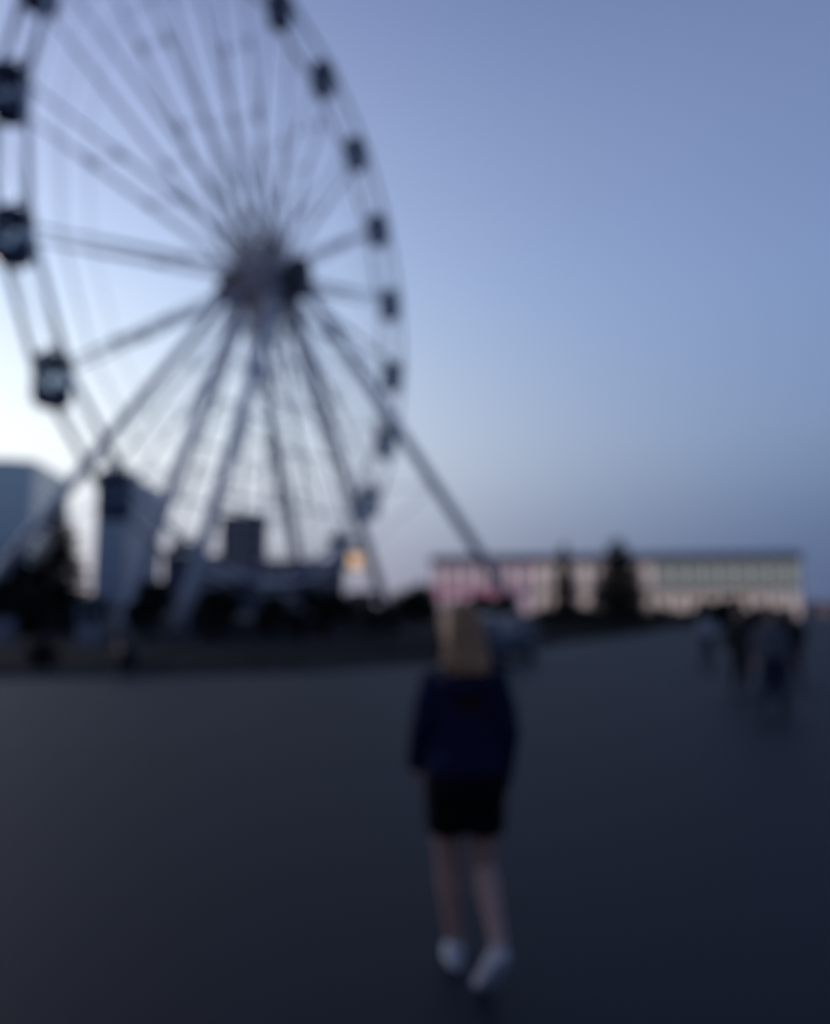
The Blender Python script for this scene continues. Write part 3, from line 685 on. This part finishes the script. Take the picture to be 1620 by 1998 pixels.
# ------------------------------------------------------------------ people
def V3(*a): return Vector(a)
def person(name_label, loc, rz, H, cfg, voxel=.014, group=None, cat='person'):
    """One person facing local +Y. cfg holds the pose (joint positions for a 1.66 m figure) and clothes."""
    root = tag(empty('person', loc, rz), name_label, cat, group); k = H / 1.66; root.scale = (k, k, k)
    J = cfg['J']; s_ = cfg.get('bulk', 1.0)
    hipz = .86; chest = 1.22; neck = 1.38
    lean = cfg.get('lean', 0.0); SHW = cfg.get('shw', .158)
    def tx(z): return Vector((cfg.get('shift', 0) * (z - .8), lean * (z - .8), z))
    fine = voxel < .01
    # --- body: one continuous surface
    b = MB()
    b.loft([tx(.78), tx(.86), tx(.95), tx(1.06), tx(1.20), tx(1.31), tx(1.37), tx(1.40)],
           [(.12, .09), (.165, .115), (.158, .11), (.122, .09), (.145, .095), (.118, .078), (.068, .058), (.05, .05)], 18, ref=(1, 0, 0))
    hd_ = tx(1.535) + Vector(cfg.get('head', (0, 0.015, 0)))
    b.loft([tx(1.36), hd_ + V3(0, -.01, -.09), hd_ + V3(0, 0, -.05)], [.052, .05, .055], 12)
    ht = cfg.get('turn', 0.0); HR = Matrix.Rotation(ht, 3, 'Z')
    def h(x, y, z): return hd_ + HR @ V3(x, y, z)
    b.loft([h(0, .035, -.112), h(0, .03, -.10), h(0, .022, -.06), h(0, .008, 0), h(0, 0, .045), h(0, -.004, .085), h(0, -.004, .108), h(0, -.004, .118)],
           [(.022, .02), (.04, .045), (.06, .075), (.073, .092), (.075, .095), (.062, .08), (.035, .045), (.01, .012)], 18, ref=HR @ V3(1, 0, 0))
    b.loft([h(0, .090, .022), h(0, .103, -.012), h(0, .100, -.026)], [.009, .013, .015], 8)          # nose
    b.loft([h(-.018, .086, -.058), h(0, .089, -.058), h(.018, .086, -.058)], [.005, .008, .005], 8)                              # lips
    b.loft([h(-.05, .085, .022), h(-.02, .097, .026), h(.02, .097, .026), h(.05, .085, .022)], [.008] * 4, 6)   # brow
    for sx in (-1, 1): b.loft([h(sx * .072, -.005, .02), h(sx * .084, -.014, 0), h(sx * .074, -.005, -.028)], [.010, .016, .010], 8)
    hands = []
    for sd_, sx in (('L', -1), ('R', 1)):
        sh = tx(1.30) + V3(sx * SHW, 0, 0); el = V3(*J['el' + sd_]); wr = V3(*J['wr' + sd_])
        b.loft([tx(1.29) + V3(sx * .07, 0, 0), sh - V3(sx * .012, 0, .012), sh.lerp(el, .5), el, el.lerp(wr, .35), wr], [.045, .046, .044, .038, .038, .025], 12)
        # hand: palm, four fingers of different length, thumb leaving the side of the palm
        d = (wr - el).normalized(); fwd = V3(*J.get('curl', (0, 1, 0))); side = d.cross(fwd).normalized(); fwd = side.cross(d).normalized()
        # palm faces the thigh: fingers lie along fwd axis from front to back
        pal = wr + d * .085
        b.loft([wr - d * .01, wr + d * .03, pal], [(.022, .018), (.036, .016), (.040, .014)], 12, ref=fwd)
        inw = V3(-sx, 0, 0)
        for q, ln in zip((-.031, -.0105, .0105, .031), (.058, .074, .080, .070)):
            p0 = wr + d * .07 + fwd * q; p1 = pal + fwd * q * 1.05 + d * ln * .35; p2 = p1 + (d * .8 + inw * .45).normalized() * ln * .33; p3 = p2 + (d * .45 + inw * .85).normalized() * ln * .30
            b.loft([p0, p1, p2, p3], [.0095, .009, .0085, .0065], 8)
        t0 = wr + d * .025 + fwd * .03; b.loft([t0, t0 + d * .03 + fwd * .026 + inw * .008, t0 + d * .06 + fwd * .03 + inw * .018], [.012, .011, .008], 8)
        hip = tx(.84) + V3(sx * .085, 0, 0); kn = V3(*J['kn' + sd_]); an = V3(*J['an' + sd_])
        b.loft([hip, hip.lerp(kn, .45), kn, kn.lerp(an, .3), kn.lerp(an, .65), an], [.092, .078, .053, .056, .042, .034], 14)
        he = V3(*J['he' + sd_]); ba = V3(*J['ba' + sd_]); to = V3(*J['to' + sd_])
        b.loft([an, an.lerp(he, .5) + V3(0, 0, .01)], [.036, .032], 10); b.loft([he + V3(0, 0, .012), an.lerp(ba, .4), ba + V3(0, 0, .008), to], [(.028, .024), (.032, .03), (.038, .018), (.028, .012)], 12, ref=(1, 0, 0))
    bo = put('body', fuse(b, 'body', cfg.get('skin', M_SKIN), voxel * .72 if fine else voxel, 3), root)
    # eyes
    M_EYE = mat('eye', (.6, .6, .6), rough=.2); M_IRIS = mat('iris', (.03, .02, .015), rough=.2)
    EY = .0765 if fine else .073
    for sx in (-1, 1):
        e = MB().ball(h(sx * .031, EY, .004), .0115, n=10, m=8).build('eye', M_EYE, root, True)
        MB().ball(h(sx * .031, EY + .0085, .004), .005, n=8, m=6).build('iris', M_IRIS, e, True)
    # --- top (jacket)
    t = MB(); bk = cfg.get('loose', .028) ; hem = cfg.get('hem', .86)
    t.loft([tx(hem), tx(hem + .06), tx(1.0), tx(1.12), tx(1.22), tx(1.31), tx(1.365), tx(1.405)],
           [(.176 + bk * .3, .125 + bk * .4), (.178 + bk * .5, .128 + bk * .5), (.158 + bk, .112 + bk), (.145 + bk, .10 + bk), (.158 + bk, .105 + bk), (.140 + bk * .6, .092 + bk * .6), (.095, .078), (.066, .066)], 20, ref=(1, 0, 0))
    for sd_, sx in (('L', -1), ('R', 1)):
        sh = tx(1.295) + V3(sx * SHW, 0, 0); el = V3(*J['el' + sd_]); wr = V3(*J['wr' + sd_]); slv = cfg.get('sleeve', .95)
        end = el.lerp(wr, slv)
        t.loft([tx(1.335) + V3(sx * .05, 0, 0), sh, sh.lerp(el, .5), el, el.lerp(end, .6), end], [.055, .060 + bk * .3, .056 + bk * .55, .05 + bk * .6, .046 + bk * .55, .036 + bk * .35], 14)
    if cfg.get('hood'):
        t.loft([tx(1.36) + V3(-.11, -.03, .0), tx(1.30) + V3(-.075, -.115, 0), tx(1.27) + V3(0, -.14, 0), tx(1.30) + V3(.075, -.115, 0), tx(1.36) + V3(.11, -.03, 0)], [.03, .042, .05, .042, .03], 12)
    put('jacket', fuse(t, 'jacket', cfg['top'], voxel, 4, .006 if fine else .008, 11), root)
    # --- lower garment
    if cfg['bottom'] == 'shorts':
        q = MB(); hz = cfg['short_hem']
        q.loft([tx(.98), tx(.92), tx(.80)], [(.165, .118), (.180, .132), (.178, .130)], 20, ref=(1, 0, 0))
        for sd_, sx in (('L', -1), ('R', 1)):
            hip = tx(.84) + V3(sx * .085, 0, 0); kn = V3(*J['kn' + sd_]); f = (.84 - hz) / max(.05, .84 - kn.z); e = hip.lerp(kn, f)
            q.loft([hip + V3(0, 0, .04), hip.lerp(e, .5), e], [.104, .100, .096], 16)
        q.loft([tx(.82), tx(.74), tx(.665)], [(.15, .12), (.135, .11), (.11, .10)], 18, ref=(1, 0, 0))
        put('shorts', fuse(q, 'shorts', cfg['bot'], voxel, 4, .005, 12), root)
    else:
        q = MB(); q.loft([tx(.99), tx(.92), tx(.80)], [(.162, .115), (.178, .128), (.165, .12)], 18, ref=(1, 0, 0))
        for sd_, sx in (('L', -1), ('R', 1)):
            hip = tx(.84) + V3(sx * .085, 0, 0); kn = V3(*J['kn' + sd_]); an = V3(*J['an' + sd_])
            q.loft([hip, hip.lerp(kn, .5), kn, kn.lerp(an, .5), an + V3(0, 0, -.02)], [.105] + [r_ * cfg.get('leg_k', 1.12) for r_ in (.092, .072, .066, .058)], 14)
        put('trousers', fuse(q, 'trousers', cfg['bot'], voxel, 4, .006, 10), root)
    # --- shoes: upper, sole and laces
    for sd_ in 'LR':
        an = V3(*J['an' + sd_]); he = V3(*J['he' + sd_]); ba = V3(*J['ba' + sd_]); to = V3(*J['to' + sd_])
        d = (ba - he).normalized(); upv = (an - he); upv = (upv - d * upv.dot(d)).normalized()
        m1 = he.lerp(ba, .45); SK = cfg.get('shoe_k', 1.0)
        u = MB(); u.loft([he - d * .012 + upv * .02, he + upv * .032 + d * .02, m1 + upv * .036, ba + upv * .022, to + upv * .012, to + (to - ba).normalized() * .02 + upv * .006],
                         [(a_ * SK, b_ * SK) for a_, b_ in ((.026, .024), (.038, .040), (.040, .042), (.047, .030), (.040, .022), (.018, .012))], 16, ref=upv.cross(d))
        u.loft([he.lerp(m1, .25) + upv * .04, an + (an - V3(*J['kn' + sd_])).normalized() * (-.035 if SK == 1 else -.004)], [.046 * SK, .044 * SK], 14)
        so = put('shoe', fuse(u, 'shoe', cfg['shoe'], max(.006, voxel * .6), 3), root)
        sl = MB(); sl.loft([he - d * .02 - upv * .006, he + d * .03 - upv * .008, m1 - upv * .008, ba - upv * .010, to - upv * .006 + (to - ba).normalized() * .012],
                           [(a_ * SK, b_) for a_, b_ in ((.028, .014), (.041, .016), (.040, .015), (.050, .015), (.030, .012))], 16, ref=upv.cross(d))
        sl.build('sole', cfg.get('solem', cfg['shoe']), so, True)
        lc = MB(); sidev = upv.cross(d).normalized()
        for q in range(4):
            c = m1.lerp(ba, .1 + q * .2) + upv * (.076 - q * .008); lc.tube(c - sidev * .022, c + sidev * .022, .0035, n=5)
        lc.build('laces', cfg.get('solem', cfg['shoe']), so)
    # --- hair: cap plus long locks
    hr = MB(); L = cfg.get('hair_len', .04)
    hr.loft([h(0, -.045, -.055), h(0, -.030, .0), h(0, -.022, .05), h(0, -.014, .095), h(0, -.008, .122), h(0, -.006, .133)],
            [(.070, .062), (.086, .082), (.088, .092), (.074, .086), (.042, .05), (.012, .015)], 18, ref=HR @ V3(1, 0, 0))
    hr.loft([h(-.070, .035, .055), h(-.045, .072, .078), h(0, .086, .085), h(.045, .072, .078), h(.070, .035, .055)], [.016, .020, .022, .020, .016], 8)
    hr.loft([h(-.05, .03, .095), h(0, .055, .108), h(.05, .03, .095)], [.025, .03, .025], 8)
    for sx in (-1, 1): hr.loft([h(sx * .05, .055, .09), h(sx * .078, .03, .03), h(sx * .080, .0, -.05)], [.02, .022, .016], 8)
    if L > .1:
        rr = random.Random(5)
        hr.loft([h(0, -.055, .05), h(0, -.075, -.04), h(0, -.095, -.12), tx(1.36) + V3(0, -.125, 0), tx(1.36 - (L - .12)) + V3(-.01, -.150, 0)],
                [(.085, .055), (.094, .055), (.098, .05), (.104, .042), (.085, .028)], 18, ref=HR @ V3(1, 0, 0))
        for q in range(26):
            x = rr.uniform(-.092, .092); y = -.02 - .08 * (1 - (x / .1) ** 2)
            e = tx(1.36 - (L - .12) - rr.uniform(-.04, .03)) + V3(x * 1.0 + rr.uniform(-.02, .02), -.150 - rr.uniform(0, .02), 0)
            hr.loft([h(x * .8, y, .06), h(x * 1.03, y - .03, -.07), tx(1.38) + V3(x * 1.1, -.135, 0), e], [.014, .013, .012, .005], 7)
    put('hair', fuse(hr, 'hair', cfg['hair'], max(.007, voxel * .8), 2, .003, 30), root)
    if cfg.get('tail'):
        MB().loft([h(0, -.11, .03), h(0, -.145, -.02), h(0, -.135, -.14), h(0, -.12, -.2)], [.02, .032, .03, .008], 10).build('ponytail', cfg['hair'], root, True)
    return root

# walking pose templates (local coordinates of a 1.66 m figure, facing +Y)
def walk_pose(sw=1.0, arm=1.0):
    return dict(elL=(-.235, -.05 * arm, 1.06), wrL=(-.235, .06 * arm, .85), elR=(.235, -.09 * arm, 1.06), wrR=(.235, -.10 * arm, .84),
                knL=(-.085, .12 * sw, .475), anL=(-.08, .17 * sw, .10), heL=(-.08, .125 * sw, .035), baL=(-.085, .125 * sw + .16, .03), toL=(-.085, .125 * sw + .215, .028),
                knR=(.085, .0, .47), anR=(.085, -.22 * sw, .16), heR=(.085, -.27 * sw, .115), baR=(.085, -.27 * sw + .145, .03), toR=(.085, -.27 * sw + .20, .026))
# jacket with a faint dark red print on the back
def jacket_mat():
    m = mat('navy_jacket', (.0050, .0065, .036), rough=.8, var=.25, scale=6, spec=.25, bump=.25, bscale=240)
    nt = m.node_tree; n = nt.nodes; l = nt.links; b = n['Principled BSDF']
    src = b.inputs['Base Color'].links[0].from_socket
    tcn = n.new('ShaderNodeTexCoord'); vm = n.new('ShaderNodeVectorMath'); vm.operation = 'SUBTRACT'; vm.inputs[1].default_value = (.02, -.16, 1.215)
    l.new(tcn.outputs['Object'], vm.inputs[0]); sc_ = n.new('ShaderNodeVectorMath'); sc_.operation = 'MULTIPLY'; sc_.inputs[1].default_value = (11, 6, 13); l.new(vm.outputs[0], sc_.inputs[0])
    ln = n.new('ShaderNodeVectorMath'); ln.operation = 'LENGTH'; l.new(sc_.outputs[0], ln.inputs[0])
    rp = n.new('ShaderNodeMapRange'); rp.inputs[1].default_value = .75; rp.inputs[2].default_value = .68; l.new(ln.outputs['Value'], rp.inputs[0])
    mixn = n.new('ShaderNodeMix'); mixn.data_type = 'RGBA'; l.new(rp.outputs[0], mixn.inputs[0]); l.new(src, mixn.inputs[6]); mixn.inputs[7].default_value = (.03, .012, .016, 1)
    l.new(mixn.outputs[2], b.inputs['Base Color']); return m
M_JACK = jacket_mat()
M_BLACK = mat('black_cotton', (.003, .003, .0035), rough=.9, var=.2, scale=8, spec=.15)
M_SHOE = mat('white_canvas', (.50, .50, .54), rough=.7, var=.1, scale=20)
M_SOLE = mat('white_rubber', (.52, .52, .55), rough=.6, var=.08, scale=20)
M_HAIRB = mat('light_brown_hair', (.32, .15, .060), rough=.45, var=.45, scale=40)
M_HAIRD = mat('dark_hair', (.016, .012, .010), rough=.5, var=.3, scale=40)

WJ = dict(elL=(-.225, -.03, 1.07), wrL=(-.222, .05, .955), elR=(.215, -.03, 1.06), wrR=(.195, .03, .885),
          knL=(-.075, .075, .475), anL=(-.042, .13, .10), heL=(-.040, .085, .034), baL=(-.055, .235, .030), toL=(-.060, .29, .028),
          knR=(.085, .045, .475), anR=(.135, -.155, .20), heR=(.140, -.200, .175), baR=(.075, -.130, .040), toR=(.052, -.095, .026))
WJ['wrL'] = (-.212, .05, .955); WJ['elL'] = (-.188, -.04, 1.12); WJ['elR'] = (.188, -.03, 1.09); WJ['wrR'] = (.172, .03, .885)
person('woman with light brown hair in navy jacket and black shorts walking away', (.225, 3.88, 0), 0.0, 1.655,
       dict(J=WJ, top=M_JACK, bottom='shorts', bot=M_BLACK, short_hem=.63, shoe=M_SHOE, solem=M_SOLE, hair=M_HAIRB, hair_len=.12, hood=True,
            hem=.885, loose=.020, sleeve=1.36, shw=.148, shoe_k=.89, turn=.25, head=(-.01, .015, 0)), voxel=.009)
M_P1 = mat('charcoal_coat', (.010, .011, .012), rough=.85, var=.2, scale=6)
M_P2 = mat('grey_sweater', (.10, .10, .115), rough=.85, var=.15, scale=6)
M_P2B = mat('navy_jeans', (.0045, .007, .030), rough=.85, var=.2, scale=9)
M_P3 = mat('black_coat', (.005, .005, .006), rough=.85, var=.2, scale=6)
M_P3B = mat('maroon_trousers', (.022, .010, .013), rough=.85, var=.2, scale=9)
M_P4 = mat('pale_grey_top', (.42, .42, .44), rough=.85, var=.1, scale=6)
M_P4B = mat('slate_trousers', (.028, .029, .038), rough=.85, var=.2, scale=9)
M_DSH = mat('dark_shoe', (.012, .012, .014), rough=.6)
GP = 'people walking across the square on the right'
person('person in charcoal coat and dark trousers, left one of the walking group', (gx(1436, 16.3), 16.3, 0), R(170), 1.68,
       dict(J=dict(walk_pose(1.1), wrL=(-.25, .14, .95)), top=M_P1, bottom='trousers', bot=M_P1, shoe=M_DSH, hair=M_HAIRD, hair_len=.2, hem=.72, loose=.04, lean=.03), .016, GP)
person('person in grey sweater and navy jeans, nearest of the walking group', (gx(1497, 13.3), 13.3, 0), R(178), 1.68,
       dict(J=walk_pose(.9), top=M_P2, bottom='trousers', bot=M_P2B, shoe=M_DSH, hair=M_HAIRD, hair_len=.04, leg_k=1.3, hem=.86, loose=.035, lean=.02), .016, GP)
person('person in long black coat at the right of the walking group', (gx(1538, 19.2), 19.2, 0), R(165), 1.68,
       dict(J=walk_pose(1.2), top=M_P3, bottom='trousers', bot=M_P3B, shoe=M_DSH, hair=M_HAIRD, hair_len=.2, hem=.60, loose=.055), .016, GP)
person('person in pale grey top standing left of the walking group', (gx(1374, 25.0), 25.0, 0), R(15), 1.64,
       dict(J=walk_pose(.5), top=M_P4, bottom='trousers', bot=M_P4B, shoe=M_DSH, hair=M_HAIRD, hair_len=.2, hem=.86, loose=.04), .02, GP)
# tote bag carried between the first two people
bx_ = 6.49
bag = tag(empty('tote_bag', (bx_, 16.05, .405), R(80)), 'pale grey cloth tote bag carried by the person in charcoal coat', 'bag')
M_BAG = mat('tote_cloth', (.24, .21, .22), rough=.9, var=.12, scale=7)
bgm = bake(MB().loft([(0, 0, 0), (0, 0, .02), (0, 0, .22), (0, 0, .40)], [(.15, .045), (.17, .065), (.175, .06), (.165, .035)], 16, ref=(1, 0, 0)).mesh('sack', M_BAG), [('SUBSURF', dict(levels=1, render_levels=1))])
put('sack', bgm, bag)
for sy in (-.02, .02):
    MB().loft([(-.07, sy, .38), (-.05, sy, .46), (0, sy * .3, .50), (.05, sy, .46), (.07, sy, .38)], .009, 6).build('strap', M_BAG, bag)
